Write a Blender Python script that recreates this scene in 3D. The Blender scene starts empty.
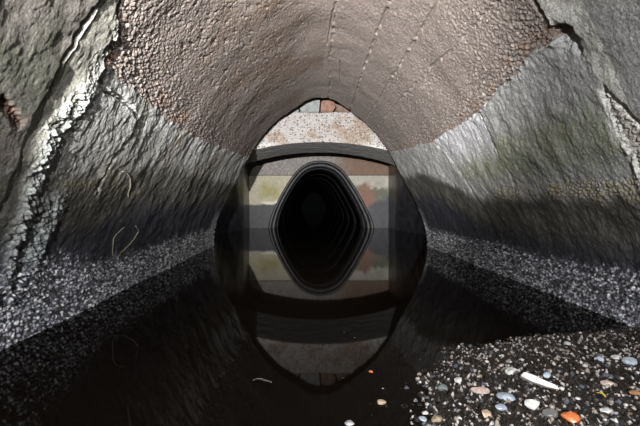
import bpy, bmesh, math, random
import numpy as np
from mathutils import Vector, Matrix

# ------------------------------------------------------------------ camera
F = 427.0; VX = 311.0; VY = 202.0; CH = 0.62        # focal length (px), vanishing point, eye height over the water
scn = bpy.context.scene
col = scn.collection
cam = bpy.data.cameras.new('camera')
cam.sensor_width = 36.0
cam.lens = F * 36.0 / 640.0
cam.shift_x = (320 - VX) / 640.0
cam.shift_y = (VY - 213) / 640.0
cam.clip_start = 0.02
camo = bpy.data.objects.new('camera', cam); col.objects.link(camo)
camo.location = (0, 0, CH); camo.rotation_euler = (math.pi / 2, 0, 0)
scn.camera = camo
# ------------------------------------------------------------------ world, lights, exposure
w = bpy.data.worlds.new('world'); scn.world = w; w.use_nodes = True
w.node_tree.nodes['Background'].inputs[0].default_value = (0.5, 0.55, 0.6, 1)
w.node_tree.nodes['Background'].inputs[1].default_value = 0.004
scn.view_settings.view_transform = 'Standard'
scn.view_settings.look = 'None'
scn.view_settings.exposure = -0.12
scn.view_settings.gamma = 1.0
scn.view_settings.use_curve_mapping = False

def spot(name, loc, target, watt, ang, blend, size, color=(1, 1, 1)):
    l = bpy.data.lights.new(name, 'SPOT'); l.energy = watt; l.spot_size = math.radians(ang)
    l.spot_blend = blend; l.shadow_soft_size = size; l.color = color
    o = bpy.data.objects.new(name, l); col.objects.link(o); o.location = loc
    d = Vector(target) - Vector(loc)
    o.rotation_euler = d.to_track_quat('-Z', 'Y').to_euler()
    return o
spot('torch_beam', (-0.40, -1.6, 0.80), (0.20, 6.0, 1.50), 6000, 38, 0.9, 0.03, (1.0, 0.97, 0.95))
spot('flash', (-0.02, -1.1, 0.95), (0.50, 2.0, 1.1), 480, 150, 1.0, 0.03, (1.0, 0.99, 1.0))

# ------------------------------------------------------------------ helpers
def tag(o, label=None, cat=None, group=None, kind=None):
    if label: o['label'] = label
    if cat: o['category'] = cat
    if group: o['group'] = group
    if kind: o['kind'] = kind
    return o

def h2(ix, iy, seed):
    x = (ix.astype(np.int64) * 374761393 + iy.astype(np.int64) * 668265263 + seed * 1274126177) & 0xffffffff
    x = ((x ^ (x >> 13)) * 1274126177) & 0xffffffff
    x = ((x ^ (x >> 15)) * 2246822519) & 0xffffffff
    return ((x ^ (x >> 16)) & 0xffffff) / float(0xffffff)

def vnoise(u, v, seed):
    iu = np.floor(u); iv = np.floor(v); a = u - iu; b = v - iv
    a = a * a * (3 - 2 * a); b = b * b * (3 - 2 * b)
    n00 = h2(iu, iv, seed); n10 = h2(iu + 1, iv, seed); n01 = h2(iu, iv + 1, seed); n11 = h2(iu + 1, iv + 1, seed)
    return (n00 * (1 - a) + n10 * a) * (1 - b) + (n01 * (1 - a) + n11 * a) * b   # 0..1

def fbm(u, v, seed, octv=4, gain=0.5):
    t = 0; amp = 1; tot = 0
    for k in range(octv):
        t = t + amp * (vnoise(u * 2 ** k, v * 2 ** k, seed + 17 * k) - 0.5); tot += amp; amp *= gain
    return t / tot * 2   # about -1..1

def pebbles(u, v, seed, rmin=0.35, rmax=0.62, dens=1.0):
    """height field of rounded stones, one per unit cell; 0..1"""
    iu = np.floor(u); iv = np.floor(v); out = np.zeros_like(u); idc = np.zeros_like(u)
    for du in (-1, 0, 1):
        for dv in (-1, 0, 1):
            cu = iu + du; cv = iv + dv
            px = cu + 0.15 + 0.7 * h2(cu, cv, seed); py = cv + 0.15 + 0.7 * h2(cu, cv, seed + 1)
            r = rmin + (rmax - rmin) * h2(cu, cv, seed + 2); keep = h2(cu, cv, seed + 3) < dens
            d2 = ((u - px) ** 2 + (v - py) ** 2) / (r * r)
            hgt = np.where((d2 < 1) & keep, np.sqrt(np.clip(1 - d2, 0, 1)) * (0.5 + 0.5 * r / rmax), 0)
            m = hgt > out
            idc = np.where(m, h2(cu, cv, seed + 4), idc); out = np.maximum(out, hgt)
    return out, idc

def sstep(a, b, x):
    t = np.clip((x - a) / (b - a), 0, 1); return t * t * (3 - 2 * t)

def mix(a, b, t): return a * (1 - t) + b * t

def mesh_np(name, verts, quads, mat=None, parent=None, attrs=None, colr=None, smooth=True):
    me = bpy.data.meshes.new(name)
    nv = len(verts); nf = len(quads)
    me.vertices.add(nv); me.vertices.foreach_set('co', np.ascontiguousarray(verts, dtype=np.float32).ravel())
    me.loops.add(nf * 4); me.loops.foreach_set('vertex_index', np.ascontiguousarray(quads, dtype=np.int32).ravel())
    me.polygons.add(nf)
    me.polygons.foreach_set('loop_start', np.arange(0, nf * 4, 4, dtype=np.int32))
    me.polygons.foreach_set('use_smooth', np.full(nf, smooth, dtype=bool))
    me.update(calc_edges=True)
    if colr is not None:
        a = me.color_attributes.new('tint', 'FLOAT_COLOR', 'POINT')
        c4 = np.ones((nv, 4), np.float32); c4[:, :3] = colr; a.data.foreach_set('color', c4.ravel())
    if attrs:
        for k, val in attrs.items():
            a = me.attributes.new(k, 'FLOAT', 'POINT'); a.data.foreach_set('value', np.ascontiguousarray(val, dtype=np.float32))
    if mat: me.materials.append(mat)
    o = bpy.data.objects.new(name, me); col.objects.link(o)
    if parent: o.parent = parent
    return o

def mesh_bm(name, bm, mat=None, parent=None, smooth=False):
    me = bpy.data.meshes.new(name); bmesh.ops.recalc_face_normals(bm, faces=bm.faces)
    bm.to_mesh(me); bm.free()
    if smooth:
        for p in me.polygons: p.use_smooth = True
    if mat: me.materials.append(mat)
    o = bpy.data.objects.new(name, me); col.objects.link(o)
    if parent: o.parent = parent
    return o

# ------------------------------------------------------------------ materials
def mat_attr(name, bump_scale=180, bump=0.25, dist=0.004, spec=0.5, grain=0.25, noise_scale=90):
    m = bpy.data.materials.new(name); m.use_nodes = True; nt = m.node_tree; n = nt.nodes; L = nt.links
    b = n['Principled BSDF']
    at = n.new('ShaderNodeAttribute'); at.attribute_name = 'tint'
    ar = n.new('ShaderNodeAttribute'); ar.attribute_name = 'rough'
    tc = n.new('ShaderNodeTexCoord')
    ns = n.new('ShaderNodeTexNoise'); ns.inputs['Scale'].default_value = noise_scale; ns.inputs['Detail'].default_value = 4
    L.new(tc.outputs['Object'], ns.inputs['Vector'])
    mr = n.new('ShaderNodeMapRange'); mr.inputs[1].default_value = 0.3; mr.inputs[2].default_value = 0.7
    mr.inputs[3].default_value = 1 - grain; mr.inputs[4].default_value = 1 + grain
    L.new(ns.outputs['Fac'], mr.inputs[0])
    vm = n.new('ShaderNodeVectorMath'); vm.operation = 'SCALE'
    L.new(at.outputs['Color'], vm.inputs[0]); L.new(mr.outputs[0], vm.inputs['Scale'])
    L.new(vm.outputs[0], b.inputs['Base Color']); L.new(ar.outputs['Fac'], b.inputs['Roughness'])
    n2 = n.new('ShaderNodeTexNoise'); n2.inputs['Scale'].default_value = bump_scale; n2.inputs['Detail'].default_value = 5; n2.inputs['Roughness'].default_value = 0.7
    L.new(tc.outputs['Object'], n2.inputs['Vector'])
    bp = n.new('ShaderNodeBump'); bp.inputs['Strength'].default_value = bump; bp.inputs['Distance'].default_value = dist
    L.new(n2.outputs['Fac'], bp.inputs['Height']); L.new(bp.outputs[0], b.inputs['Normal'])
    b.inputs['Specular IOR Level'].default_value = spec
    return m

def mat_rock(name, c1, c2, rough=0.6, scale=30, bump=0.4, dist=0.01, speck=None, speck_scale=60, speck_at=0.62):
    m = bpy.data.materials.new(name); m.use_nodes = True; nt = m.node_tree; n = nt.nodes; L = nt.links
    b = n['Principled BSDF']; tc = n.new('ShaderNodeTexCoord')
    ns = n.new('ShaderNodeTexNoise'); ns.inputs['Scale'].default_value = scale; ns.inputs['Detail'].default_value = 6
    L.new(tc.outputs['Object'], ns.inputs['Vector'])
    cr = n.new('ShaderNodeValToRGB'); cr.color_ramp.elements[0].position = 0.35; cr.color_ramp.elements[1].position = 0.65
    cr.color_ramp.elements[0].color = (*c1, 1); cr.color_ramp.elements[1].color = (*c2, 1)
    L.new(ns.outputs['Fac'], cr.inputs[0]); out = cr.outputs[0]
    if speck:
        s2 = n.new('ShaderNodeTexNoise'); s2.inputs['Scale'].default_value = speck_scale; s2.inputs['Detail'].default_value = 2
        L.new(tc.outputs['Object'], s2.inputs['Vector'])
        r2 = n.new('ShaderNodeMapRange'); r2.inputs[1].default_value = speck_at - 0.03; r2.inputs[2].default_value = speck_at + 0.03
        L.new(s2.outputs['Fac'], r2.inputs[0])
        mx = n.new('ShaderNodeMix'); mx.data_type = 'RGBA'; L.new(r2.outputs[0], mx.inputs[0])
        L.new(out, mx.inputs[6]); mx.inputs[7].default_value = (*speck, 1); out = mx.outputs[2]
    L.new(out, b.inputs['Base Color']); b.inputs['Roughness'].default_value = rough
    bp = n.new('ShaderNodeBump'); bp.inputs['Strength'].default_value = bump; bp.inputs['Distance'].default_value = dist
    L.new(ns.outputs['Fac'], bp.inputs['Height']); L.new(bp.outputs[0], b.inputs['Normal'])
    return m

M_LINE = mat_attr('tunnel_lining', bump_scale=110, bump=0.9, dist=0.006, grain=0.5, noise_scale=130)
M_GRAV = mat_attr('gravel', bump_scale=300, bump=0.3, dist=0.002, spec=0.6, grain=0.3, noise_scale=200)
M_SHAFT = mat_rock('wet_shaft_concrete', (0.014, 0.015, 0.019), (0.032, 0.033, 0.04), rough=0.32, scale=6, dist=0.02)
M_BEAM = mat_rock('speckled_concrete', (0.27, 0.235, 0.21), (0.42, 0.405, 0.385), rough=0.8, scale=9, speck=(0.10, 0.08, 0.07), speck_scale=42, speck_at=0.58)
M_SOFFIT = mat_rock('grey_soffit_concrete', (0.34, 0.34, 0.33), (0.50, 0.50, 0.48), rough=0.7, scale=14)
M_RIM = mat_rock('dark_pipe_rim', (0.02, 0.02, 0.022), (0.045, 0.045, 0.045), rough=0.5, scale=7, dist=0.02)
M_PIPE = mat_rock('dark_wet_pipe', (0.09, 0.095, 0.11), (0.17, 0.17, 0.18), rough=0.45, scale=7, dist=0.02)

# ------------------------------------------------------------------ egg-shaped cross-section of the tunnel
PROF = [(2.10, 0.0), (2.085, 0.12), (2.045, 0.22), (1.94, 0.375), (1.744, 0.635), (1.56, 0.805), (1.386, 0.935), (1.252, 1.02),
        (1.098, 1.095), (0.859, 1.21), (0.536, 1.377), (0.41, 1.435), (0.226, 1.492), (0.0, 1.51), (-0.2, 1.49), (-0.40, 1.40)]
CX = 0.133
def smooth_profile(pts, n=400):
    p = np.array(pts, float)[:, ::-1]          # (w, z)
    full = np.vstack([np.stack([-p[::-1, 0], p[::-1, 1]], 1)[:-1], p])
    seg = np.r_[0, np.cumsum(np.hypot(*np.diff(full, axis=0).T))]
    t = np.linspace(0, seg[-1], n * 2 + 1)
    x = np.interp(t, seg, full[:, 0]); z = np.interp(t, seg, full[:, 1])
    k = np.ones(17) / 17
    for _ in range(2):
        xp = np.pad(x, 8, mode='reflect', reflect_type='odd'); zp = np.pad(z, 8, mode='reflect', reflect_type='odd')
        x = np.convolve(xp, k, 'valid'); z = np.convolve(zp, k, 'valid')
    s = np.r_[0, np.cumsum(np.hypot(np.diff(x), np.diff(z)))]; s -= s[n]
    return s, x, z
PS, PX, PZ = smooth_profile(PROF)
SMAX = PS[-1]
nx = np.gradient(PZ, PS); nz = -np.gradient(PX, PS)      # normal, sign fixed below
if (nx[len(nx)//2] * 0 + nz[len(nz)//2]) > 0: nx, nz = -nx, -nz   # pointing inward (down at the crown)
def taper(x, y):
    t = np.clip((6.0 - y) / 4.2, 0, 1.2)
    return np.where(x < 0, x * (1 - 0.054 * t), x * (1 - 0.030 * t))
def surf(s, y, d):
    x = np.interp(s, PS, PX) + np.interp(s, PS, nx) * d
    z = np.interp(s, PS, PZ) + np.interp(s, PS, nz) * d
    return np.stack([CX + taper(x, y), y, z], -1)
ang = np.arctan2(PX, PZ - 0.7)                            # increasing with s
RAD = np.hypot(PX, PZ - 0.7)
def hit(px, py):
    """where the line of sight of an image point meets the lining: (s, y)"""
    y = np.linspace(1.0, 6.0, 2500)
    x = (px - VX) / F * y - CX; z = CH + (VY - py) / F * y
    t = np.clip((6.0 - y) / 4.2, 0, 1.2); x = np.where(x < 0, x / (1 - 0.054 * t), x / (1 - 0.030 * t))
    a = np.arctan2(x, z - 0.7); r = np.hypot(x, z - 0.7)
    i = np.argmax(r > np.interp(a, ang, RAD))
    if r[i] <= np.interp(a[i], ang, RAD): i = len(y) - 1
    return float(np.interp(a[i], ang, PS)), float(y[i])
def hits(pts): return np.array([hit(*p) for p in pts])

def y_of_s(pts):
    h = hits(pts); h = h[np.argsort(h[:, 0])]
    return lambda s: np.interp(s, h[:, 0], h[:, 1])
def s_of_y(pts):
    h = hits(pts); h = h[np.argsort(h[:, 1])]
    return lambda y: np.interp(y, h[:, 1], h[:, 0])
def dist_poly(s, y, pts, ky=1.0):
    h = hits(pts); best = np.full(s.shape, 9.0)
    for (a, b) in zip(h[:-1], h[1:]):
        ex, ey = b[0] - a[0], (b[1] - a[1]) * ky; L2 = ex * ex + ey * ey + 1e-12
        t = np.clip(((s - a[0]) * ex + (y - a[1]) * ky * ey) / L2, 0, 1)
        best = np.minimum(best, np.hypot(s - a[0] - t * ex, (y - a[1]) * ky - t * ey))
    return best

LA = [(96, -8), (92, 0), (84, 12), (76, 25), (66, 42), (56, 60), (50, 75), (44, 92), (34, 104), (24, 122), (12, 150), (2, 180)]
LB = [(116, -10), (115, 0), (115, 28), (104, 45), (92, 65), (88, 78), (78, 95), (64, 112), (50, 128), (42, 150), (32, 175), (22, 200), (14, 220), (6, 250), (0, 280)]
LC = [(95, 78), (105, 92), (120, 98), (132, 110), (135, 118), (131, 130), (121, 144), (110, 160), (100, 182), (96, 196)]
LV = [(115, 28), (100, 47), (100, 62), (118, 77), (135, 90), (150, 105), (170, 120), (200, 140), (245, 156)]
RV = [(565, 38), (545, 45), (530, 52), (522, 65), (510, 80), (495, 92), (480, 111), (470, 118), (450, 130), (432, 142), (410, 148), (392, 152)]
RA = [(520, -20), (535, 0), (550, 22), (566, 38), (580, 50), (597, 72), (608, 92), (612, 110), (622, 135), (632, 152), (640, 175)]
RU = [(575, -20), (590, 10), (605, 42), (616, 60), (628, 88), (640, 118)]
RB = [(478, 108), (484, 122), (492, 138), (500, 155), (510, 172), (516, 192)]
RC = [(432, 142), (444, 150), (454, 164), (464, 178), (474, 196), (482, 208)]
fLA, fLB, fLC = y_of_s(LA), y_of_s(LB), y_of_s(LC)
fRA, fRU, fRB, fRC = y_of_s(RA), y_of_s(RU), y_of_s(RB), y_of_s(RC)
fLV, fRV = s_of_y(LV), s_of_y(RV)
SEAM = [[(248, 50), (255, 67), (267, 90)], [(262, 0), (271, 27), (280, 55), (290, 92)], [(336, 0), (334, 20), (331, 48), (329, 57), (331, 80)],
        [(391, 0), (377, 32), (365, 65), (354, 100)], [(440, 0), (417, 36), (403, 60), (380, 98)], [(498, 0), (482, 17), (451, 51), (430, 68), (400, 100)]]
fSE = [s_of_y(p) for p in SEAM]

# ------------------------------------------------------------------ the lining as a dense relief
NS, NY = 1200, 800
sv = np.linspace(-SMAX, SMAX, NS)
yfine = 1.0 / np.linspace(1 / 1.02, 1 / 6.0, NY)
ycoarse = np.linspace(-3.0, 1.0, 40)
yv = np.r_[ycoarse, yfine]
S, Y = np.meshgrid(sv, yv)
ZZ = np.interp(S, PS, PZ)
left = S < 0
fade = sstep(1.0, 1.3, Y)
# jagged borders
jag = 0.018 * fbm(S * 14, Y * 14, 5, 4, 0.6) + 0.008 * fbm(S * 60, Y * 60, 6, 2)
frontL = (Y < fLB(S)); frontR = (Y < fRA(S) + 1.0 * jag)
front = np.where(S < 0.0, Y + jag < fLB(S), frontR)
vaultm = (~front) & (S + 1.3 * jag > fLV(Y)) & (S + 1.3 * jag < fRV(Y))
wallm = ~front & ~vaultm
dV = np.minimum(S - fLV(Y), fRV(Y) - S)                    # distance inside the vault from its edges
n1 = fbm(S * 2.2, Y * 2.2, 11, 3)
n2 = fbm(S * 9, Y * 9, 21, 4, 0.55)
n3 = fbm(S * 34, Y * 34, 31, 4, 0.7)
n4 = fbm(S * 110, Y * 70, 41, 2)
streak = fbm(S * 5, Y * 22, 51, 4, 0.6)
# pebble fields of three sizes
pbA, idA = pebbles(S / 0.017, Y / 0.021, 61)
pbB, idB = pebbles(S / 0.013, Y / 0.019, 71)
pbC, idC = pebbles(S / 0.028, Y / 0.034, 81, 0.3, 0.55, 0.8)
D = 0.018 * n1 + 0.007 * n2 * np.where(vaultm, 0.25, 1)
# vault: coarse exposed aggregate towards the springing, fine towards the crown
edge_v = sstep(0.42, 0.02, dV)
sideR = sstep(0.35, 0.9, S)
coarse = np.clip(np.maximum(edge_v, 0.75 * sideR * sstep(-.2, .6, fbm(S * 3, Y * 1.5, 93, 3) + .3)), 0, 1)
pit = sstep(0.25, 0.55, fbm(S * 38, Y * 26, 95, 3)) * (0.3 + 0.7 * sstep(0.2, -0.9, S))
Dv = coarse * (0.010 * pbA + 0.008 * pbC + 0.004 * pbB - 0.006) + (1 - coarse) * (0.0012 * n3 + 0.0035 * pbB + 0.0016 * n4 - 0.010 * pit)
Dv += 0.002 * n4
seamw = np.zeros(S.shape); seamd = np.full(S.shape, 9.0); seam_id = np.zeros(S.shape, int)
for k, f in enumerate(fSE):
    wob = 0.006 * fbm(S * 0 + k, Y * 16, 100 + k, 3)
    sk = f(Y) + wob
    seamw = np.where(np.abs(S - sk) < seamd, [0.2, 0.3, 0.7, 1.0, 0.8, 0.6][k], seamw)
    seamd = np.minimum(seamd, np.abs(S - sk)); seam_id += (S > sk).astype(int)
seamcut = sstep(0.019, 0.006, seamd) * sstep(-0.25, 0.2, fbm(S * 9, Y * 14, 120, 3) + 0.12)
Dv -= 0.020 * seamcut * seamw
Dv += 0.003 * (h2(seam_id.astype(float), seam_id * 0.0, 7) - 0.5) * 2
for cr_pts in ([(329, 57), (340, 60), (340, 83)], [(333, 8), (330, 30), (327, 44)]):
    Dv -= 0.02 * sstep(0.012, 0.003, dist_poly(S, Y, cr_pts))
# plaster of the walls
ridge = 1 - np.abs(fbm(S * 6, Y * 13, 131, 4, 0.6)) * 2
n3b = fbm(S * 22, Y * 40, 133, 4, 0.65)
Dw = 0.007 * n2 + 0.005 * n3b + 0.0035 * n3 + 0.0025 * streak + 0.0018 * n4
# grit near the water line
gtop = 0.25 + 0.03 * fbm(S * 0 + 3, Y * 5, 140, 3) + 0.09 * sstep(2.6, 2.0, Y) * left + 0.04 * np.where(left, sstep(5.5, 5.9, Y), 0)
grit = sstep(0.06, -0.05, ZZ - gtop + 0.05 * fbm(S * 30, Y * 30, 141, 3))
spars = grit * 1.0
cover = np.where(h2(np.floor(S / 0.013), np.floor(Y / 0.013), 143) < 0.25 + 0.75 * grit, 1, 0) * spars
Dg = 0.013 * pbB + 0.007 * pbA - 0.004 + 0.003 * n4
Dw = mix(Dw, Dw * 0.6 + Dg, grit)
# pebbly yellow band on the right wall
yb = np.where(~left, sstep(0.10, 0.02, np.abs(ZZ - (0.69 + 0.05 * fbm(S * 0, Y * 5, 150, 3)) + 0.03 * n2) ) * sstep(3.6, 3.0, Y), 0)
ybn = yb * sstep(-0.2, 0.3, fbm(S * 9, Y * 9, 151, 3) + 0.1)
Dw += ybn * (0.010 * pbA)
ybl = np.where(left, sstep(0.05, 0.0, np.abs(ZZ - 0.70)) * sstep(3.0, 2.6, Y), 0) * sstep(-0.2, 0.4, fbm(S * 8, Y * 8, 152, 3)) * 0.6
Dw += ybl * 0.006 * pbA
# the raised plaster sheet on the left wall and slabs on the right
inC = (Y < fLC(S) + 0.6 * jag) & wallm & left & (ZZ > 0.72)
Dw += 0.018 * inC * sstep(0.72, 1.0, ZZ)
dLC = dist_poly(S, Y, LC); edgeC = sstep(0.03, 0.008, dLC) * left
Dw -= 0.022 * sstep(0.018, 0.005, np.abs(dLC + 0.01 * n3)) * left * sstep(-.3, .1, n2)
inB = (Y < fRB(S) + 0.3 * jag) & wallm & ~left
dRB = dist_poly(S, Y, RB); dRC = dist_poly(S, Y, RC)
Dw += np.where(~left, 0.014 * inB * sstep(0.75, 0.95, ZZ), 0) - 0.012 * sstep(0.02, 0.004, dRB) * ~left - 0.008 * sstep(0.02, 0.004, dRC) * ~left
rLV = np.where(left, S - fLV(Y), fRV(Y) - S)
# rough rim of plaster along the vault's edge
Dw += 0.010 * sstep(0.10, 0.0, -rLV) * np.clip(0.3 + fbm(S * 30, Y * 20, 160, 3), -.2, 1)
# front sections
fr2 = np.where(left, (Y + 0.6 * jag < fLA(S)), (Y < fRU(S)))
Df = 0.008 * n2 + 0.003 * n3 + 0.001 * streak + 0.0006 * n4 + 0.016
Df = Df + np.where(fr2 & left, 0.012, 0)
D += np.where(vaultm, Dv, np.where(front, Df, Dw))
# the cracks and the broken joints
dLA = dist_poly(S, Y, LA[:9]); dLB = dist_poly(S, Y, LB)
cLA = sstep(0.020, 0.009, np.abs(dLA + 0.008 * n3)) * left * sstep(0.75, 0.95, ZZ)
D -= 0.055 * cLA
lipA = 0.6 * sstep(0.006, 0.002, np.abs(dLA - 0.020 + 0.006 * n3)) * (Y > fLA(S)) * sstep(-.3, 0, n2) * left * sstep(1.0, 1.2, ZZ)
D += 0.010 * lipA
holes = sstep(0.1, 0.5, fbm(S * 11, Y * 9, 170, 3))
cLB = sstep(0.022, 0.006, np.abs(dLB + 0.012 * n3)) * left * holes
D -= 0.04 * cLB
bandLB = sstep(0.09, 0.02, dLB + 0.02 * n3) * left
calcL = sstep(0.075, 0.035, dLB + 0.04 * n3 + 0.02 * n2) * left * sstep(1.25, 0.95, ZZ)
calcL = np.maximum(calcL, sstep(0.14, 0.04, np.abs(Y - 1.86) + 0.05 * n2) * left * sstep(0.72, 0.6, ZZ) * sstep(0.15, 0.25, ZZ))
D += calcL * (0.012 + 0.016 * n3 + 0.012 * pbC + 0.006 * pbB) + bandLB * 0.006 * n3
lump = sstep(0.16, 0.05, np.hypot(S - hit(18, 212)[0], (Y - hit(18, 212)[1])) + 0.03 * n2)
D += 0.02 * lump * left * (0.6 + 0.4 * pbC)
brk = sstep(0.026, 0.012, dist_poly(S, Y, [(-6, 98), (4, 108), (14, 121)]) + 0.014 * n3)
D -= 0.03 * brk * (0.6 + pbA * 0.4)
# right: strip of exposed aggregate between two cracks
RS1 = [(609, 88), (616, 96), (626, 105), (640, 120), (652, 136)]
RS2 = [(607, 92), (612, 110), (621, 134), (632, 150), (642, 175), (650, 195)]
dR1 = dist_poly(S, Y, RS1); dR2 = dist_poly(S, Y, RS2)
fR1 = y_of_s(RS1); fR2 = y_of_s(RS2)
s88 = hit(608, 88)[0]
strip = (~left) & (S > s88) & (Y > fR1(S)) & (Y < fR2(S))
stripf = strip.astype(float)
D += -0.022 * stripf * sstep(0.0, 0.03, dR1) + stripf * (0.012 * pbA + 0.01 * pbC)
cR1 = sstep(0.022, 0.008, np.abs(dR1 + 0.005 * n3)) * ~left
cR2 = sstep(0.020, 0.006, np.abs(dR2 + 0.012 * n3)) * ~left * sstep(-.1, .2, fbm(S * 8, Y * 8, 181, 2))
D -= 0.05 * cR1 + 0.035 * cR2
hole = sstep(0.09, 0.03, np.hypot(S - hit(564, 36)[0], Y - hit(564, 36)[1]) + 0.03 * n3)
D -= 0.04 * hole
dRVj = dist_poly(S, Y, [(535, 0), (550, 22), (566, 38), (578, 50)])
D -= 0.03 * sstep(0.03, 0.01, dRVj + 0.01 * n3) * ~left
dRVe = dist_poly(S, Y, RV[3:8])
D -= 0.016 * sstep(0.018, 0.006, dRVe + 0.01 * n3) * sstep(-.1, .3, fbm(S * 12, Y * 12, 185, 2)) * ~left
D = np.where(Y < 1.01, 0.01 * n1 + 0.02, D)

# ---- albedo of the lining
def C3(r, g, b): return np.array([r, g, b])
def put(colr, c, m): return colr * (1 - m[..., None]) + c * m[..., None]
A = np.ones(S.shape + (3,)) * C3(0.165, 0.165, 0.155)
# walls
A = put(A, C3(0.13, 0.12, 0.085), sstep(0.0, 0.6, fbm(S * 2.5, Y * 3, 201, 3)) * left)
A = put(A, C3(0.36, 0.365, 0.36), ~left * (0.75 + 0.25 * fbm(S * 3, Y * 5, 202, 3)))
green = np.where(~left, sstep(0.20, 0.05, np.abs(ZZ - 0.92)) * sstep(4.2, 3.2, Y) * (0.45 + 0.5 * streak), 0)
A = put(A, C3(0.17, 0.19, 0.075), np.clip(green * 1.1, 0, 1))
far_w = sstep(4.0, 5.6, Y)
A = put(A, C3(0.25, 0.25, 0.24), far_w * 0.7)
# tide line, below it the plaster is dark and damp
lev = np.where(left, 0.86 - 0.12 * sstep(3.2, 2.2, Y), 0.96 - 0.32 * sstep(5.2, 3.4, Y)) + 0.035 * fbm(S * 0 + 5, Y * 5, 210, 3)
damp = sstep(0.05, -0.05, ZZ - lev + 0.05 * streak)
A = put(A, np.ones(S.shape + (3,)) * C3(0.070, 0.068, 0.058) * (1 + 0.5 * n2[..., None]), damp * 0.92 * (wallm | front))
deep = sstep(0.08, -0.12, ZZ - (lev - 0.25))
A = put(A, C3(0.036, 0.037, 0.050), deep * 0.9)
A = put(A, C3(0.30, 0.25, 0.13), np.clip(ybn + 0.4 * ybl, 0, 1) * (0.15 + 0.85 * idA))
A = put(A, C3(0.45, 0.44, 0.41), sstep(0.05, 0.02, dRC + 0.02 * n3) * ~left * sstep(0.75, 0.9, ZZ) * 0.5)
lav = ~left & wallm & (Y > fRB(S)) & (Y < fRC(S)) & (ZZ > 0.9)
A = put(A, C3(0.56, 0.56, 0.60), lav * sstep(0.88, 1.02, ZZ) * (0.5 + 0.4 * streak))
# vault
vc = np.ones(S.shape + (3,)) * C3(0.205, 0.172, 0.152)
vc = vc * (1 + 0.16 * n2[..., None] + 0.22 * (idA - 0.5)[..., None] * coarse[..., None])
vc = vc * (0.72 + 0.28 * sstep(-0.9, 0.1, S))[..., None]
vc = put(vc, C3(0.12, 0.08, 0.052), sstep(-0.1, 0.6, fbm(S * 2, Y * 2, 220, 3)) * 0.6 * left)
vc = put(vc, C3(0.38, 0.34, 0.31), (idB > 0.86) * coarse * np.where(left, 0.35, 0.7))
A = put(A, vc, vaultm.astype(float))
rust = sstep(0.0, 0.5, fbm(S * 10, Y * 10, 230, 3)) * sstep(0.16, 0.02, dV) * vaultm
A = put(A, C3(0.20, 0.10, 0.05), rust * 0.5)
# front sections
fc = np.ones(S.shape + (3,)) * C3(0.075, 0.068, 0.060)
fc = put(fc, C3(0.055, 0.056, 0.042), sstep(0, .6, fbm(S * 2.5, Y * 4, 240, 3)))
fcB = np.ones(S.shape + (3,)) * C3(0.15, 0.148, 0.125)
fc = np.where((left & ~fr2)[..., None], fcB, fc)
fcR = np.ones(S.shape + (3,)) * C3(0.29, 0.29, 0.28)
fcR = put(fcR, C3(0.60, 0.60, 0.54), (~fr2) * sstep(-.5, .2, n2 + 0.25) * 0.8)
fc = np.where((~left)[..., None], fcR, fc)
fm = front & (ZZ > lev)
A = put(A, fc, fm.astype(float))
A = put(A, C3(0.34, 0.30, 0.26) * 0.9, stripf * 0.8)
A = put(A, C3(0.085, 0.050, 0.035), brk)
A = put(A, C3(0.42, 0.42, 0.39), sstep(0.05, 0.02, np.abs(dLC + 0.02 * n3)) * left * wallm * sstep(-.1, .4, n3) * 0.8)
A = put(A, C3(0.36, 0.37, 0.37), wallm * left * sstep(0.28, 0.05, -rLV) * sstep(-.2, .6, n3 + .3 * n2) * 0.7)
A = put(A, C3(0.40, 0.44, 0.44), np.clip(calcL * sstep(-0.45, 0.25, n3 + 0.5 * n2) * (0.45 + 0.55 * pbB), 0, 1))
A = put(A, C3(0.36, 0.36, 0.33), np.clip(bandLB * sstep(-.2, .5, n3 + .1) * 0.3 + 0.8 * lipA, 0, 1))  # crumbly joint band; the pale lip is the crack's lit edge, painted in
A = put(A, C3(0.62, 0.62, 0.58), sstep(0.05, 0.02, np.minimum(np.where(Y < fR1(S), 9, dR1), dR2) + 0.01 * n3) * (~left) * (S > s88 - .05) * 0.8)
# grit: pale sandy crust
gc = np.ones(S.shape + (3,)) * C3(0.52, 0.54, 0.60) * (1 + 0.5 * sstep(3.2, 5, Y))[..., None] * (0.06 + 2.0 * (idB ** 2.4)[..., None])  # paler with distance: extra torch brightness painted into the crust's colour
A = put(A, C3(0.09, 0.092, 0.105), grit)
A = put(A, gc, np.clip(cover * sstep(0.15, 0.4, pbB), 0, 1))
A = put(A, C3(0.42, 0.44, 0.46), np.where(left, sstep(5.5, 5.9, Y), sstep(5.8, 5.97, Y)) * sstep(0.6, 0.3, ZZ) * 0.7)
A = np.clip(A * (1 + 0.10 * n3[..., None]), 0.01, 0.85)
R = np.full(S.shape, 0.85)
R = mix(R, 0.45, damp); R = mix(R, 0.28, grit); R = np.where(vaultm, 0.85, R)

V = surf(S, Y, D)
idx = np.arange(NS * len(yv)).reshape(len(yv), NS)
Q = np.stack([idx[:-1, :-1], idx[1:, :-1], idx[1:, 1:], idx[:-1, 1:]], -1).reshape(-1, 4)
mid = lambda m: m[:-1, :-1].ravel()
reg = np.zeros(S.shape, int)
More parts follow.
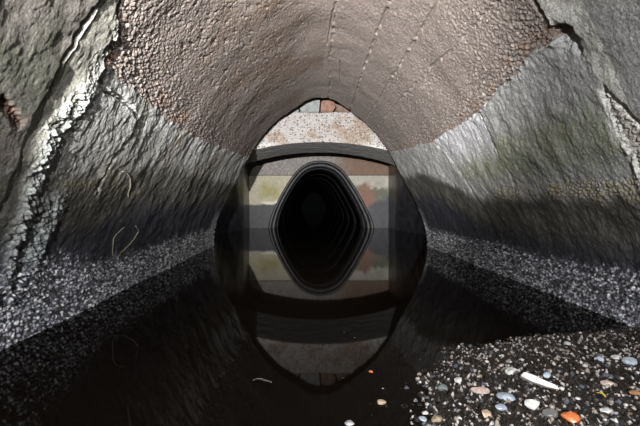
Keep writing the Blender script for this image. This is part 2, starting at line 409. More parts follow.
# 1x left wall, 2x right wall, 3x vault
reg = np.where(vaultm, 30 + seam_id, np.where(left, 10, 20))
reg = np.where(wallm & inC, 11, reg)
reg = np.where(wallm & inB, 21, reg)
reg = np.where(front & left & ~fr2, 12, reg); reg = np.where(front & left & fr2, 13, reg)
reg = np.where(front & ~left & ~fr2, 22, reg); reg = np.where(front & ~left & fr2, 23, reg)
reg = np.where(front & (ZZ > 1.75) & fr2, 37, reg)
regf = mid(reg)
VF = V.reshape(-1, 3); AF = A.reshape(-1, 3); RF = R.ravel()
def region(name, ids, parent=None):
    q = Q[np.isin(regf, ids)]
    u, inv = np.unique(q, return_inverse=True)
    return mesh_np(name, VF[u], inv.reshape(-1, 4), M_LINE, parent, {'rough': RF[u]}, AF[u])
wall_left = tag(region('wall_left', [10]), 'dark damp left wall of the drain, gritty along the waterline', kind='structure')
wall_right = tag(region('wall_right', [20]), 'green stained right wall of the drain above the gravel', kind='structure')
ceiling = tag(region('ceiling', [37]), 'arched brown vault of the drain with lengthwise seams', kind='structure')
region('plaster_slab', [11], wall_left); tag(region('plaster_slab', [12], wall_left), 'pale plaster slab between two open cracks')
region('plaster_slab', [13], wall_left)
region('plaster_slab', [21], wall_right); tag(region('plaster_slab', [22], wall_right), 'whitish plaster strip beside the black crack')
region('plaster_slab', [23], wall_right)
for k in range(7):
    if (regf == 30 + k).any(): region('vault_strip', [30 + k], ceiling)

# ------------------------------------------------------------------ chamber beyond the tunnel mouth
Y1, YB0, YB1, Y2 = 6.0, 6.42, 7.76, 10.2
XL, XR, ZC = -1.52, 1.90, 2.95
def loop_wall(name, inner, outer, y0, y1, mat, parent=None):
    """a wall pierced by an opening: inner outline (x,z) list, matched to an outer list"""
    bm = bmesh.new(); n = len(inner); rings = []
    for (pts, y) in ((inner, y0), (outer, y0), (outer, y1), (inner, y1)):
        rings.append([bm.verts.new((p[0], y, p[1])) for p in pts])
    for a in range(4):
        r0, r1 = rings[a], rings[(a + 1) % 4]
        for i in range(n - 1): bm.faces.new((r0[i], r0[i + 1], r1[i + 1], r1[i]))
    return mesh_bm(name, bm, mat, parent)
def box_project(pts, cx, cz, x0, x1, z0, z1):
    out = []
    for (x, z) in pts:
        dx, dz = x - cx, z - cz; t = 1e9
        if dx > 1e-6: t = min(t, (x1 - cx) / dx)
        if dx < -1e-6: t = min(t, (x0 - cx) / dx)
        if dz > 1e-6: t = min(t, (z1 - cz) / dz)
        if dz < -1e-6: t = min(t, (z0 - cz) / dz)
        out.append((cx + dx * t, cz + dz * t))
    return out
inner = [(CX + a, b) for a, b in zip(PX[::8], PZ[::8])]
inner_e = [(CX + a * 1.02, b + 0.012) for a, b in zip(PX[::8], PZ[::8])]
outer = box_project(inner, CX, 0.7, XL - 0.4, XR + 0.4, -0.6, ZC + 0.2)
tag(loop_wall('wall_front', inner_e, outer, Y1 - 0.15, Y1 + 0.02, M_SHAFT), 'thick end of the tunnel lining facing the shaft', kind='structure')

def relief_wall(name, fn, nu, nv, mat, kind='structure', label=None, parent=None, smooth=True):
    u, v = np.meshgrid(np.linspace(0, 1, nu), np.linspace(0, 1, nv)); P = fn(u, v)
    i = np.arange(nu * nv).reshape(nv, nu)
    q = np.stack([i[:-1, :-1], i[:-1, 1:], i[1:, 1:], i[1:, :-1]], -1).reshape(-1, 4)
    o = mesh_np(name, P.reshape(-1, 3), q, mat, parent, smooth=smooth)
    if kind: o['kind'] = kind
    if label: o['label'] = label
    return o
# curved, wet shaft sides
def side(x, sg):
    def fn(u, v):
        y = Y1 + u * (Y2 - Y1); z = -0.5 + v * (ZC + 0.5)
        bow = 0.32 * np.sin(np.pi * np.clip(u * 1.25, 0, 1)) ** 1.2
        return np.stack([x - sg * 0.0 + sg * (bow - 0.05) + 0.015 * fbm(y * 3, z * 2, 300 + sg, 3), y, z], -1)
    return fn
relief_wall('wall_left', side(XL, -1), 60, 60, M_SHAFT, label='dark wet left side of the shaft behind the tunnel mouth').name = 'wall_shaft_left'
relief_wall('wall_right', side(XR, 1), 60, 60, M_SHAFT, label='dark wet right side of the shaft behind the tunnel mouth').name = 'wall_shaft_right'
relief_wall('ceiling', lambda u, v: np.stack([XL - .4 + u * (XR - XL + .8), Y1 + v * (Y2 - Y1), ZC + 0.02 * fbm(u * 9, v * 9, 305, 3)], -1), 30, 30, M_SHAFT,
            label='dark roof of the shaft above the beam')

def attr_wall(name, fn, nu, nv, label, kind, parent, cfn, rough=0.7):
    u, v = np.meshgrid(np.linspace(0, 1, nu), np.linspace(0, 1, nv)); P = fn(u, v); c = cfn(P[..., 0], P[..., 2])
    i = np.arange(nu * nv).reshape(nv, nu)
    q = np.stack([i[:-1, :-1], i[:-1, 1:], i[1:, 1:], i[1:, :-1]], -1).reshape(-1, 4)
    o = mesh_np(name, P.reshape(-1, 3), q, M_LINE, parent, {'rough': np.full(nu * nv, rough)}, np.clip(c, .01, .9).reshape(-1, 3))
    if kind: o['kind'] = kind
    if label: o['label'] = label
    return o
# arched concrete beam
def zlow(x): return 1.522 - 0.135 * ((x - CX) / 1.06) ** 2
ztop = 1.975
def beam_face(u, v):
    x = XL - .1 + u * (XR - XL + .2); lo = zlow(x); z = lo + v * (ztop - lo + 0.012 * fbm(x * 9, x * 0, 310, 3))
    y = YB0 + 0.06 * v + 0.006 * fbm(x * 12, z * 12, 311, 4) - 0.006 * pebbles(x / 0.05, z / 0.05, 312, .2, .4, .5)[0]
    return np.stack([x, y, z], -1)
beam = bpy.data.objects.new('concrete_beam', None); col.objects.link(beam); beam.location = (CX, YB0, 1.5)
tag(beam, 'pale speckled concrete beam with an arched lower edge across the tunnel mouth', 'beam')
def child(o, p):
    o.parent = p; o.matrix_parent_inverse = Matrix.Translation(-p.location); return o
def col_face(x, z):
    q = fbm(x * 4, z * 5, 315, 3); c = np.ones(x.shape + (3,)) * C3(0.29, 0.275, 0.265)
    c = put(c, C3(0.20, 0.145, 0.10), sstep(0.1, 0.5, q + 0.35 * sstep(0.45, 0.7, np.abs(x - CX))) * 0.8)
    c = put(c, C3(0.46, 0.455, 0.44), sstep(0.10, 0.03, z - zlow(x)) * sstep(0.5, 0.8, np.abs(x - CX)) * 0.8)
    c = put(c, C3(0.40, 0.39, 0.375), (pebbles(x / 0.028, z / 0.028, 316, .2, .42, .5)[0] > .3) * 0.6)
    c = put(c, C3(0.07, 0.055, 0.05), (pebbles(x / 0.036, z / 0.036, 317, .2, .42, .45)[0] > .35) * 0.85)
    return c
f_ = attr_wall('face', beam_face, 420, 130, 'pale speckled front face', None, None, col_face, 0.85); child(f_, beam)
def soffit(u, v):
    x = XL - .1 + u * (XR - XL + .2); y = YB0 + v * (YB1 - YB0)
    return np.stack([x, y, zlow(x) + 0.006 * fbm(x * 8, y * 8, 313, 3) * np.minimum(v * 8, 1)], -1)
s_ = relief_wall('soffit', soffit, 120, 60, M_SOFFIT, None, 'dark grey underside'); child(s_, beam)
bm = bmesh.new()
n = 24; rows = []
for i in range(n + 1):
    x = XL - .1 + i / n * (XR - XL + .2)
    rows.append([bm.verts.new((x, YB0 + 0.07, zlow(x) + .02)), bm.verts.new((x, YB0 + 0.07, ztop)), bm.verts.new((x, YB1, ztop)), bm.verts.new((x, YB1, zlow(x)))])
for a, b in zip(rows[:-1], rows[1:]):
    for k in range(4): bm.faces.new((a[k], b[k], b[(k + 1) % 4], a[(k + 1) % 4]))
child(mesh_bm('core', bm, M_SOFFIT), beam)

# rubble lying on the beam
def stone_mesh(name, sx, sy, sz, seed, mat, sub=2, facet=True, jit=0.18):
    rnd = random.Random(seed); bm = bmesh.new()
    bmesh.ops.create_icosphere(bm, subdivisions=sub, radius=0.5)
    planes = [(Vector((rnd.gauss(0, 1), rnd.gauss(0, 1), rnd.gauss(0, 1))).normalized(), rnd.uniform(0.27, 0.42)) for _ in range(9 if facet else 4)]
    for v in bm.verts:
        p = v.co.copy()
        for nn, d in planes:
            e = p.dot(nn) - d
            if e > 0: p -= nn * e
        p *= 1 + jit * (rnd.random() - 0.5) * 0.25
        v.co = Vector((p.x * sx * 1.25, p.y * sy * 1.25, p.z * sz * 1.25))
    me = bpy.data.meshes.new(name); bm.to_mesh(me); bm.free()
    for p in me.polygons: p.use_smooth = not facet
    me.materials.append(mat); return me
def link_mesh(name, me, loc, rot=(0, 0, 0), parent=None):
    o = bpy.data.objects.new(name, me); col.objects.link(o); o.location = loc; o.rotation_euler = rot
    if parent: o.parent = parent
    return o
def block_mesh(name, pts_xz, depth, mat, bev=0.012):
    bm = bmesh.new(); a = [bm.verts.new((x, -depth / 2, z)) for x, z in pts_xz]; b = [bm.verts.new((x * .94, depth / 2, z * .95)) for x, z in pts_xz]
    bm.faces.new(a); bm.faces.new(b[::-1]); k = len(a)
    for i in range(k): bm.faces.new((a[i], b[i], b[(i + 1) % k], a[(i + 1) % k]))
    bmesh.ops.recalc_face_normals(bm, faces=bm.faces)
    bmesh.ops.bevel(bm, geom=bm.edges[:], offset=bev, segments=2, affect='EDGES')
    bmesh.ops.triangulate(bm, faces=[f for f in bm.faces if len(f.verts) > 4])
    me = bpy.data.meshes.new(name); bm.to_mesh(me); bm.free(); me.materials.append(mat); return me
PXB = 6.55 / F
def atB(px, py, y=6.55): return ((px - VX) * y / F, CH + (VY - py) * y / F)
M_GREYB = mat_rock('grey_block', (0.14, 0.155, 0.155), (0.22, 0.23, 0.225), rough=0.8, scale=12)
M_REDB = mat_rock('red_brick', (0.12, 0.06, 0.04), (0.22, 0.13, 0.09), rough=0.85, scale=14)
M_BROWNR = mat_rock('brown_rubble', (0.09, 0.06, 0.045), (0.17, 0.12, 0.09), rough=0.9, scale=12)
zt = ztop + 0.012
def pxblock(name, pts, y, depth, mat, label, cat):
    P = [atB(a, b, y) for a, b in pts]; x0 = sum(p[0] for p in P) / len(P); z0 = min(p[1] for p in P)
    me = block_mesh(name, [(p[0] - x0, p[1] - z0) for p in P], depth, mat)
    o = link_mesh(name, me, (x0, y + depth / 2, zt)); tag(o, label, cat); return o
pxblock('grey_stone', [(301, 111), (299, 105), (306, 99), (315, 97), (320, 98), (319, 111)], 6.5, 0.28, M_GREYB, 'angular grey stone lying on the pale beam, left of the red brick', 'stone')
pxblock('broken_brick', [(321, 111), (321, 100), (326, 98), (334, 100), (336, 105), (332, 111)], 6.5, 0.2, M_REDB, 'broken red brick lying on the pale beam under the vault', 'brick')
pxblock('rubble_stone', [(337, 112), (337, 104), (346, 105), (352, 109), (353, 112)], 6.52, 0.2, M_BROWNR, 'brown rubble lump right of the red brick on the beam', 'stone')
pxblock('small_stone', [(290, 112), (291, 107), (298, 106), (299, 112)], 6.5, 0.12, M_GREYB, 'small grey stone left of the angular stone on the beam', 'stone')
relief_wall('rubble_fill', lambda u, v: np.stack([XL + u * (XR - XL), 6.95 + 0.05 * fbm(u * 12, v * 5, 330, 3) - 0.06 * pebbles(u * 20, v * 7, 331)[0], ztop + v * (ZC - ztop)], -1),
            120, 50, M_BROWNR, 'structure', 'brown rubble wall closing the gap above the beam').name = 'wall_upper'

# far wall with the second, smaller opening
K = 10.2 / F
def at2(px, py): return ((px - VX) * K, CH + (VY - py) * K)
mouth_px = [(373, 242), (373.5, 228), (371, 219), (366, 209), (361.5, 200), (355, 189), (348, 178), (342, 170), (336, 165), (328, 162), (320, 161),
            (312, 162), (304, 165), (298, 170), (292, 178), (286, 187), (281, 196), (275, 208), (271, 219), (269, 228), (269, 242)]
mouth = np.array([at2(*p) for p in mouth_px])
def resample(P, n, k=3):
    s = np.r_[0, np.cumsum(np.hypot(*np.diff(P, axis=0).T))]; t = np.linspace(0, s[-1], n)
    x = np.interp(t, s, P[:, 0]); z = np.interp(t, s, P[:, 1])
    for _ in range(k):
        x[1:-1] = (x[:-2] + 2 * x[1:-1] + x[2:]) / 4; z[1:-1] = (z[:-2] + 2 * z[1:-1] + z[2:]) / 4
    return np.stack([x, z], 1)
mouth = resample(mouth, 61, 6); MC = np.array([at2(320, 205)[0], 0.55])
ZJ = at2(0, 175)[1]
def yrel(x, z, seed): return Y2 + 0.010 * fbm(x * 6, z * 6, seed, 4) - 0.006 * pebbles(x / 0.06, z / 0.06, seed + 1, .2, .4, .5)[0]
def jamb(sgn):
    # block between the chamber side and the mouth, bottom to joint height
    def fn(u, v):
        z = -0.4 + v * (ZJ - 0.012 + 0.4)
        zz = mouth[:, 1]; half = mouth[:31] if sgn > 0 else mouth[::-1][:31]
        xm = np.interp(z, half[:, 1], half[:, 0])
        xo = at2(391, 0)[0] if sgn > 0 else at2(247.5, 0)[0]
        xs = xm * (1 - u) + xo * u
        xs = np.where(sgn > 0, xs, xs)
        return np.stack([xs, yrel(xs, z, 340 + sgn), z], -1)
    return fn
def col_left(x, z):
    c = np.ones(x.shape + (3,)) * C3(0.40, 0.375, 0.28)
    g = sstep(0.45, 0.1, np.hypot((x + 0.98) * 1.1, (z - 0.88) * 1.6) + 0.12 * fbm(x * 8, z * 8, 350, 3))
    c = put(c, C3(0.28, 0.26, 0.09), g * 0.8)
    wl = 0.56 + 0.05 * (x + 1.2) + 0.03 * fbm(x * 6, z * 0, 351, 3)
    c = put(c, C3(0.62, 0.60, 0.52), sstep(0.05, 0.01, np.abs(z - wl - 0.03)) * sstep(-1.25, -1.1, x))
    c = put(c, C3(0.065, 0.068, 0.072), sstep(0.02, -0.03, z - wl)); return c * (1 + 0.15 * fbm(x * 30, z * 30, 352, 3)[..., None])
def col_right(x, z):
    c = np.ones(x.shape + (3,)) * C3(0.40, 0.385, 0.33)
    q = fbm(x * 7, z * 7, 360, 4)
    c = put(c, C3(0.13, 0.14, 0.10), sstep(0.10, -0.08, z - 0.98 + 0.14 * q + 0.1 * (x - 1.4)))
    c = put(c, C3(0.22, 0.12, 0.085), sstep(0.26, 0.10, np.abs((x - 1.36) + 0.30 * (z - 0.7)) + 0.12 * q) * sstep(1.14, 0.98, z + 0.1 * q) * 0.85)
    c = put(c, C3(0.45, 0.43, 0.37), sstep(0.05, 0.02, np.abs(z - 1.04 - 0.25 * q) ) * sstep(1.35, 1.5, x) * 0.8)
    c = put(c, C3(0.075, 0.078, 0.088), sstep(0.40, 0.20, z - 0.5 * (x - 1.35) - 0.2 + 0.1 * q))
    return c * (1 + 0.2 * q[..., None])
def col_band(x, z):
    q = fbm(x * 3, z * 6, 370, 3); c = np.ones(x.shape + (3,)) * C3(0.21, 0.195, 0.18)
    c = put(c, C3(0.42, 0.40, 0.37), (pebbles(x / 0.045, z / 0.045, 371, .2, .4, .6)[0] > .3) * .7)
    c = put(c, C3(0.17, 0.10, 0.06), sstep(0.3, 0.9, x + 0.3 * q) * 0.85); return c
wb = bpy.data.objects.new('wall_back', None); col.objects.link(wb); tag(wb, 'end wall of the shaft around the second drain mouth', kind='structure')
attr_wall('stone_block', jamb(-1), 70, 90, 'yellowish block with a green stain, left of the drain mouth', None, wb, col_left)
attr_wall('stone_block', jamb(1), 70, 90, 'white and rusty block right of the drain mouth', None, wb, col_right)
def band(u, v):
    x = XL - .3 + u * (XR - XL + .6)
    top = np.interp(x, np.sort(mouth[:, 0]), mouth[np.argsort(mouth[:, 0]), 1])
    lo = np.where((x > mouth[:, 0].min()) & (x < mouth[:, 0].max()), np.maximum(top, ZJ), ZJ)
    z = lo + v * (ZC - lo); return np.stack([x, yrel(x, z, 345) - 0.02, z], -1)
attr_wall('lintel', band, 200, 70, 'speckled brown band over the blocks', None, wb, col_band)
for sg, x0, x1 in ((-1, XL - .3, at2(247.5, 0)[0]), (1, at2(391, 0)[0], XR + .3)):
    r = relief_wall('return', lambda u, v: np.stack([x0 + u * (x1 - x0), Y2 - 0.02 + 0 * u, -.4 + v * (ZJ + .4)], -1), 10, 20, M_SHAFT, None, 'dark edge of the end wall', wb)
    r.name = 'wall_edge'

# second drain: lipped pipe running on into the dark
drain = bpy.data.objects.new('drain_pipe', None); col.objects.link(drain); drain.location = (MC[0], Y2, 0)
tag(drain, 'dark pointed drain pipe with a ribbed rim opening in the end wall', 'pipe')
def sweep(name, stations, label=None, mat=M_PIPE):
    """stations: (scale about the mouth centre, y)"""
    n = len(mouth); vs = []
    for sc, y in stations:
        for p in mouth: vs.append((MC[0] + (p[0] - MC[0]) * sc, y, MC[1] + (p[1] - MC[1]) * sc))
    q = []
    for a in range(len(stations) - 1):
        for i in range(n - 1): q.append((a * n + i, a * n + i + 1, (a + 1) * n + i + 1, (a + 1) * n + i))
    o = mesh_np(name, np.array(vs), np.array(q), mat); child(o, drain)
    if label: o['label'] = label
    return o
sweep('rim', [(1.02, Y2 + .02), (1.02, Y2 - .10), (1.005, Y2 - .13), (0.97, Y2 - .13), (0.955, Y2 - .10), (0.95, Y2 + .1)], 'rounded outer rim', M_RIM)
sweep('inner_rim', [(0.955, Y2 + .02), (0.95, Y2 - .03), (0.90, Y2 - 0.03), (0.885, Y2), (0.88, Y2 + .3)], None, M_RIM)
y = Y2 + .3; k = 0
while y < 34:
    L = 1.9 + 0.25 * k
    sweep('pipe_ring', [(0.874, y), (0.865, y + .02), (0.862, y + .05), (0.86, y + .12), (0.86, y + L - .02), (0.874, y + L)])
    y += L; k += 1

# wall behind the camera, bed under the water
bm = bmesh.new(); vv = [bm.verts.new(p) for p in ((-2, -3, -1), (2.3, -3, -1), (2.3, -3, 2.5), (-2, -3, 2.5))]; bm.faces.new(vv)
tag(mesh_bm('wall_rear', bm, M_SHAFT), kind='structure')
relief_wall('floor', lambda u, v: np.stack([-2 + u * 4.3, -3 + v * 31, -0.33 + 0.03 * fbm(u * 8, v * 40, 380, 3)], -1), 60, 200, M_SHAFT, 'structure', 'silty bed of the drain under the dark water')

# ------------------------------------------------------------------ water
mw = bpy.data.materials.new('dark_water'); mw.use_nodes = True; nt = mw.node_tree; b = nt.nodes['Principled BSDF']
b.inputs['Base Color'].default_value = (0.006, 0.0045, 0.0035, 1); b.inputs['Roughness'].default_value = 0.03
b.inputs['IOR'].default_value = 1.11; b.inputs['Specular IOR Level'].default_value = 0.5
tc = nt.nodes.new('ShaderNodeTexCoord'); ns = nt.nodes.new('ShaderNodeTexNoise'); ns.inputs['Scale'].default_value = 1.2
nt.links.new(tc.outputs['Object'], ns.inputs['Vector'])
bp = nt.nodes.new('ShaderNodeBump'); bp.inputs['Strength'].default_value = 0.02; bp.inputs['Distance'].default_value = 0.02
nt.links.new(ns.outputs['Fac'], bp.inputs['Height']); nt.links.new(bp.outputs[0], b.inputs['Normal'])
def water_pts(u, v):
    y = -2.98 + v * 37.0
    xl = np.where(y < 6.0, CX + taper(np.full(y.shape, -1.53), y), np.where(y < 10.2, XL - 0.30, MC[0] - 1.15))
    xr = np.where(y < 6.0, CX + taper(np.full(y.shape, 1.53), y), np.where(y < 10.2, XR + 0.30, MC[0] + 1.15))
    return np.stack([xl + u * (xr - xl), y, 0 * u], -1)
wt = relief_wall('water', water_pts, 20, 400, mw, 'stuff', 'still dark water mirroring the tunnel')
tag(wt, cat='water')

# ------------------------------------------------------------------ gravel bar, lower right
GX0, GX1, GY0, GY1 = 0.10, 1.60, 0.95, 2.25
def gbase(x, y):
    # how far inside the bar: edge runs from (0.22,1.18) over (0.33,1.58) to (0.9,2.0) and the right wall
    ex = np.interp(y, [0.9, 1.18, 1.45, 1.62, 1.80, 1.95, 2.05, 2.3], [0.20, 0.20, 0.24, 0.36, 0.55, 0.85, 1.35, 2.1])
    m = (x - ex) + 0.08 * fbm(x * 6, y * 6, 400, 3)
    return -0.022 + 0.040 * sstep(-0.10, 0.40, m) + 0.010 * fbm(x * 5, y * 5, 401, 3)
gx, gy = np.meshgrid(np.linspace(GX0, GX1, 520), np.linspace(GY0, GY1, 440))
pa, ia = pebbles(gx / 0.017, gy / 0.022, 410); pb, ib = pebbles(gx / 0.009, gy / 0.012, 420); pc, ic = pebbles(gx / 0.034, gy / 0.04, 430, .3, .5, .45)
gx = np.minimum(gx, CX + taper(np.full(gx.shape, 1.515), gy) + 0 * gx)
gz = gbase(gx, gy) + 0.008 * pa + 0.005 * pb + 0.010 * pc + 0.002 * fbm(gx * 90, gy * 90, 440, 2)
gc = np.ones(gx.shape + (3,)) * C3(0.026, 0.022, 0.019)
gc = gc * (0.4 + 1.2 * ib[..., None])
gc = put(gc, C3(0.62, 0.58, 0.55), (ib > 0.86) * (pb > .35) * 0.9)
gc = put(gc, C3(0.42, 0.36, 0.30), ((ia > 0.90) & (pa > 0.5)) * 0.8)
gc = put(gc, C3(0.16, 0.18, 0.22), ((ia < 0.08) & (pa > 0.5)) * 0.6)
i = np.arange(gx.size).reshape(gx.shape); q = np.stack([i[:-1, :-1], i[:-1, 1:], i[1:, 1:], i[1:, :-1]], -1).reshape(-1, 4)
gr = mesh_np('gravel_bar', np.stack([gx, gy, gz], -1).reshape(-1, 3), q, M_GRAV, None, {'rough': np.full(gx.size, 0.22)}, gc.reshape(-1, 3))
tag(gr, 'bar of wet dark gravel rising from the water at the foot of the right wall', 'gravel', kind='stuff')
def gheight(x, y):
    x = np.array([[x]]); y = np.array([[y]])
    return float(gbase(x, y)[0, 0] + 0.008 * pebbles(x / 0.017, y / 0.022, 410)[0][0, 0] + 0.010 * pebbles(x / 0.034, y / 0.04, 430, .3, .5, .45)[0][0, 0])
def ground(px, py, z=0.02):
    y = F * (CH - z) / (py - VY); return (px - VX) * y / F, y

_mats = {}
def pmat(c, rough=0.35):
    k = tuple(c)
    if k not in _mats:
        _mats[k] = mat_rock('pebble_stone', tuple(a * 0.75 for a in c), tuple(min(a * 1.15, .9) for a in c), rough=rough, scale=60, dist=0.002)
    return _mats[k]
W_ = (0.72, 0.72, 0.70); BL = (0.45, 0.52, 0.60); TAN = (0.48, 0.38, 0.26); GR = (0.20, 0.20, 0.20); OR = (0.75, 0.20, 0.06); PK = (0.62, 0.48, 0.42)
STONES = [  # px, py, width px, depth px, colour, rotation, name, label
 (570, 423, 19, 12, OR, 0.2, 'orange_stone', 'bright orange stone at the bottom edge of the gravel'),
 (532, 411, 15, 13, W_, 0.5, 'white_stone', 'blocky white stone below the long white shard'),
 (512, 375, 13, 9, W_, 0.1, 'white_stone', 'rounded white stone above the left end of the long shard'),
 (631, 364, 13, 10, BL, -0.5, 'blue_grey_stone', 'blue-grey oblong stone near the right edge of the gravel'),
 (616, 360, 10, 6, W_, 0.0, 'white_stone', 'small oval white stone left of the blue-grey oblong stone'),
 (606, 413, 11, 8, W_, 0.3, 'white_stone', 'white oval stone right of the orange stone'),
 (552, 421, 15, 11, GR, 0.0, 'dark_stone', 'rounded dark grey stone left of the orange stone'),
 (547, 382, 7, 7, BL, 0.4, 'pale_stone', 'small pale stone just above the long white shard'),
 (459, 382, 9, 6, W_, 0.2, 'white_stone', 'lone white pebble near the middle of the bar, upper left part'),
 (443, 387, 10, 8, (0.22, 0.26, 0.25), 0.0, 'green_grey_stone', 'round green-grey stone lying left below the lone white pebble'),
 (437, 415, 13, 11, TAN, 0.8, 'tan_stone', 'tan lumpy stone near the lower left of the bar'),
 (425, 406, 9, 6, W_, 0.2, 'white_stone', 'white pebble just above left of the tan lumpy stone'),
 (423, 413, 8, 5, BL, -0.2, 'blue_stone', 'small bluish pebble left of the tan lumpy stone'),
 (480, 394, 16, 8, PK, 0.15, 'pink_stone', 'pinkish white flat stone in the middle of the bar'),
 (486, 417, 11, 9, (0.58, 0.42, 0.30), 0.9, 'tan_stone', 'tan three-cornered stone at the bottom middle of the bar'),
 (507, 402, 17, 7, BL, -0.1, 'blue_slate', 'bluish flat flake between the pink stone and the white block'),
 (501, 412, 11, 8, (0.34, 0.38, 0.46), 0.3, 'blue_stone', 'dull blue stone under the bluish flake'),
 (487, 385, 9, 4, W_, 0.1, 'white_stone', 'thin white pebble above the pinkish flat stone'),
 (381, 403, 9, 5, TAN, -0.1, 'tan_stone', 'tan pebble alone in the water left of the bar'),
 (371, 372, 4, 3, OR, 0.0, 'orange_pebble', 'tiny orange pebble alone in the water left of the bar'),
 (389, 382, 6, 3, W_, 0.0, 'white_pebble', 'tiny white pebble at the left tip of the bar'),
 (350, 424, 9, 5, (0.5, 0.5, 0.52), 0.2, 'grey_stone', 'pale stone tip in the water at the bottom edge, left of the bar'),
 (511, 393, 9, 6, (0.5, 0.5, 0.47), 0.2, 'grey_stone', 'light grey stone beside the left end of the shard'),
 (635, 398, 13, 5, (0.5, 0.27, 0.14), 0.1, 'brown_stone', 'orange-brown flat stone at the right edge of the gravel'),
 (607, 386, 12, 6, PK, -0.1, 'pink_stone', 'pinkish stone right of the long shard'),
 (599, 362, 8, 8, BL, 0.2, 'blue_stone', 'bluish pebble left of the small oval white stone'),
 (568, 345, 7, 4, (0.5, 0.5, 0.5), 0.2, 'grey_stone', 'pale pebble towards the far edge of the bar'),
]
for j, (px, py, wd, dp, c, rz, nm, lab) in enumerate(STONES):
    x, y = ground(px, py, 0.02 if px > 385 else 0.0); mpp = y / F
    sx = wd * mpp; sz = max(dp * mpp * 0.7, 0.006); sy = sx * 0.75
    me = stone_mesh(nm, sx, sy, sz, 900 + j, pmat(c), 2, True)
    z = (gheight(x, y) if px > 385 else -0.002) + sz * 0.46
    tag(link_mesh(nm, me, (x, y, z), (0.1, 0.05, rz)), lab, 'stone')
# the long white shard
x, y = ground(538, 391, 0.03); mpp = y / F
me = block_mesh('white_shard', [(-18 * mpp, 0), (-15 * mpp, 5 * mpp), (-6 * mpp, 5 * mpp), (6 * mpp, 3.4 * mpp), (15 * mpp, 3 * mpp), (19 * mpp, 0), (8 * mpp, -1.6 * mpp), (-8 * mpp, -1.6 * mpp)], 0.03, pmat(W_), 0.002)
tag(link_mesh('white_shard', me, (x, y, gheight(x, y) + 0.024), (-0.5, 0.28, -0.25)), 'long white shard lying across the wet gravel', 'shard')
def tube(name, pts, r, mat, sides=5):
    P = [Vector(p) for p in pts]; bm = bmesh.new(); rings = []
    for k, p in enumerate(P):
        t = (P[min(k + 1, len(P) - 1)] - P[max(k - 1, 0)]).normalized(); a = t.orthogonal().normalized(); b_ = t.cross(a)
        rr = r * (1 if 0 < k < len(P) - 1 else 0.5)
        rings.append([bm.verts.new(p + (a * math.cos(q_) + b_ * math.sin(q_)) * rr) for q_ in [2 * math.pi * i_ / sides for i_ in range(sides)]])
    for a, b_ in zip(rings[:-1], rings[1:]):
        for i_ in range(sides): bm.faces.new((a[i_], a[(i_ + 1) % sides], b_[(i_ + 1) % sides], b_[i_]))
    bm.faces.new(rings[0][::-1]); bm.faces.new(rings[-1])
    return mesh_bm(name, bm, mat, smooth=True)
x, y = ground(602, 397, 0.03)
tag(tube('twig', [(x - .012, y + .01, gheight(x, y) + .012), (x, y, gheight(x, y) + .016), (x - .002, y - .02, gheight(x, y) + .012)], 0.003, pmat((0.75, 0.6, 0.05))),
    'short yellow twig on the gravel right of the shard', 'twig')
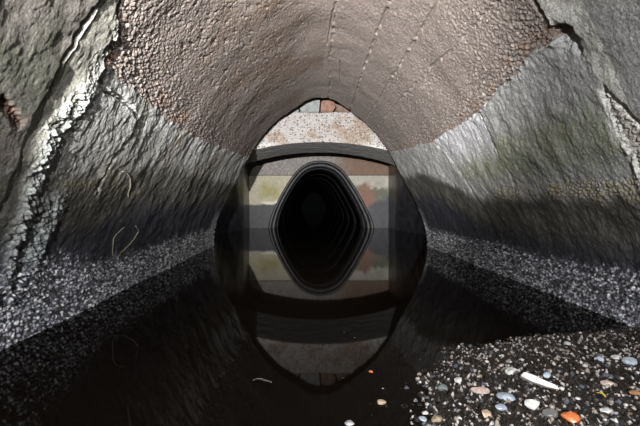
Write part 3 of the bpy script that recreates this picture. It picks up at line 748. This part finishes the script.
# countable small pebbles of the bar
rnd = random.Random(5)
protos = [stone_mesh('pebble', 1, .8, .55, 700 + k, pmat(c), 1, False, 0.3) for k, c in enumerate([W_, (0.55, 0.53, 0.50), (0.34, 0.28, 0.21), (0.10, 0.10, 0.10), (0.5, 0.42, 0.38), (0.30, 0.34, 0.40), (0.05, 0.045, 0.04), (0.16, 0.11, 0.08)])]
cnt = 0
while cnt < 260:
    px = rnd.uniform(392, 640); py = rnd.uniform(333, 426)
    x, y = ground(px, py, 0.02); gb = float(gbase(np.array([[x]]), np.array([[y]]))[0, 0])
    if gb < -0.008 or rnd.random() > 0.4 + 12 * (gb + .008): continue
    if any(math.hypot((px - s[0]), (py - s[1]) * 1.4) < s[2] * 0.7 for s in STONES): continue
    if math.hypot((px - 538) / 22, (py - 391) / 9) < 1: continue
    sz = rnd.choice([2.0, 2.2, 2.6, 3.0, 3.6, 4.6, 5.8]) * y / F
    pk = rnd.choice([0, 0, 1, 2, 3, 3, 4, 5, 6, 6, 6, 7])
    o = link_mesh('pebble', protos[pk], (x, y, gheight(x, y) + sz * 0.15), (rnd.uniform(-.3, .3), rnd.uniform(-.3, .3), rnd.uniform(0, 6)))
    o.scale = (sz, sz, sz); cn = ['bright white', 'off-white', 'tan', 'dark grey', 'pinkish', 'bluish', 'near-black', 'brown'][pk]
    tag(o, 'small wet %s pebble among the gravel of the bar' % cn, 'pebble', '%s pebbles on the gravel bar' % cn); cnt += 1

# scum and pebbles breaking the surface in front
x, y = ground(262, 379, 0)
bm = bmesh.new(); r3 = random.Random(9)
for k in range(16):
    t = k / 15; a = x - .028 + .062 * t; bb = y + 0.012 * math.sin(t * 5) - 0.012 + r3.uniform(-.006, .006)
    m_ = Matrix.Translation((a, bb, 0.001)) @ Matrix.Diagonal((r3.uniform(.4, 1.2), r3.uniform(.4, .8), .5, 1))
    bmesh.ops.create_icosphere(bm, subdivisions=1, radius=0.0028, matrix=m_)
tag(mesh_bm('scum', bm, pmat((0.4, 0.4, 0.38)), smooth=True), 'thin curl of pale scum floating on the dark water in front', 'scum', kind='stuff')

# pale roots on the left wall
M_ROOT = pmat((0.27, 0.25, 0.19), 0.6)
def wall_pt(px, py, out=0.016):
    s_, y_ = hit(px, py); i_ = (np.abs(sv - s_).argmin()); j_ = (np.abs(yv - y_).argmin())
    return tuple(surf(np.array([s_]), np.array([y_]), np.array([D[j_, i_] + out]))[0])
def root(name, pts, r, lab):
    P = np.array([hit(*p) for p in pts]); t = np.linspace(0, len(pts) - 1, len(pts) * 5)
    ss = np.interp(t, range(len(pts)), P[:, 0]); yy = np.interp(t, range(len(pts)), P[:, 1])
    out = []
    for a, b_ in zip(ss, yy):
        i_ = np.abs(sv - a).argmin(); j_ = np.abs(yv - b_).argmin(); d = D[max(j_ - 2, 0):j_ + 3, max(i_ - 2, 0):i_ + 3].max()
        out.append(tuple(surf(np.array([a]), np.array([b_]), np.array([d + r * 0.6]))[0]))
    tag(tube(name, out, r, M_ROOT), lab, 'root')
root('root', [(121, 171), (126, 172), (130, 178), (130, 188), (130, 199)], 0.0038, 'thin pale hooked root on the left wall above the tide line')
root('root', [(113, 257), (113, 243), (117, 233), (124, 227)], 0.0038, 'thin root on the lower left wall, left arm of the open loop')
root('root', [(114, 258), (124, 250), (132, 239), (137, 230), (134, 225)], 0.0038, 'thin root on the lower left wall, right arm of the open loop')
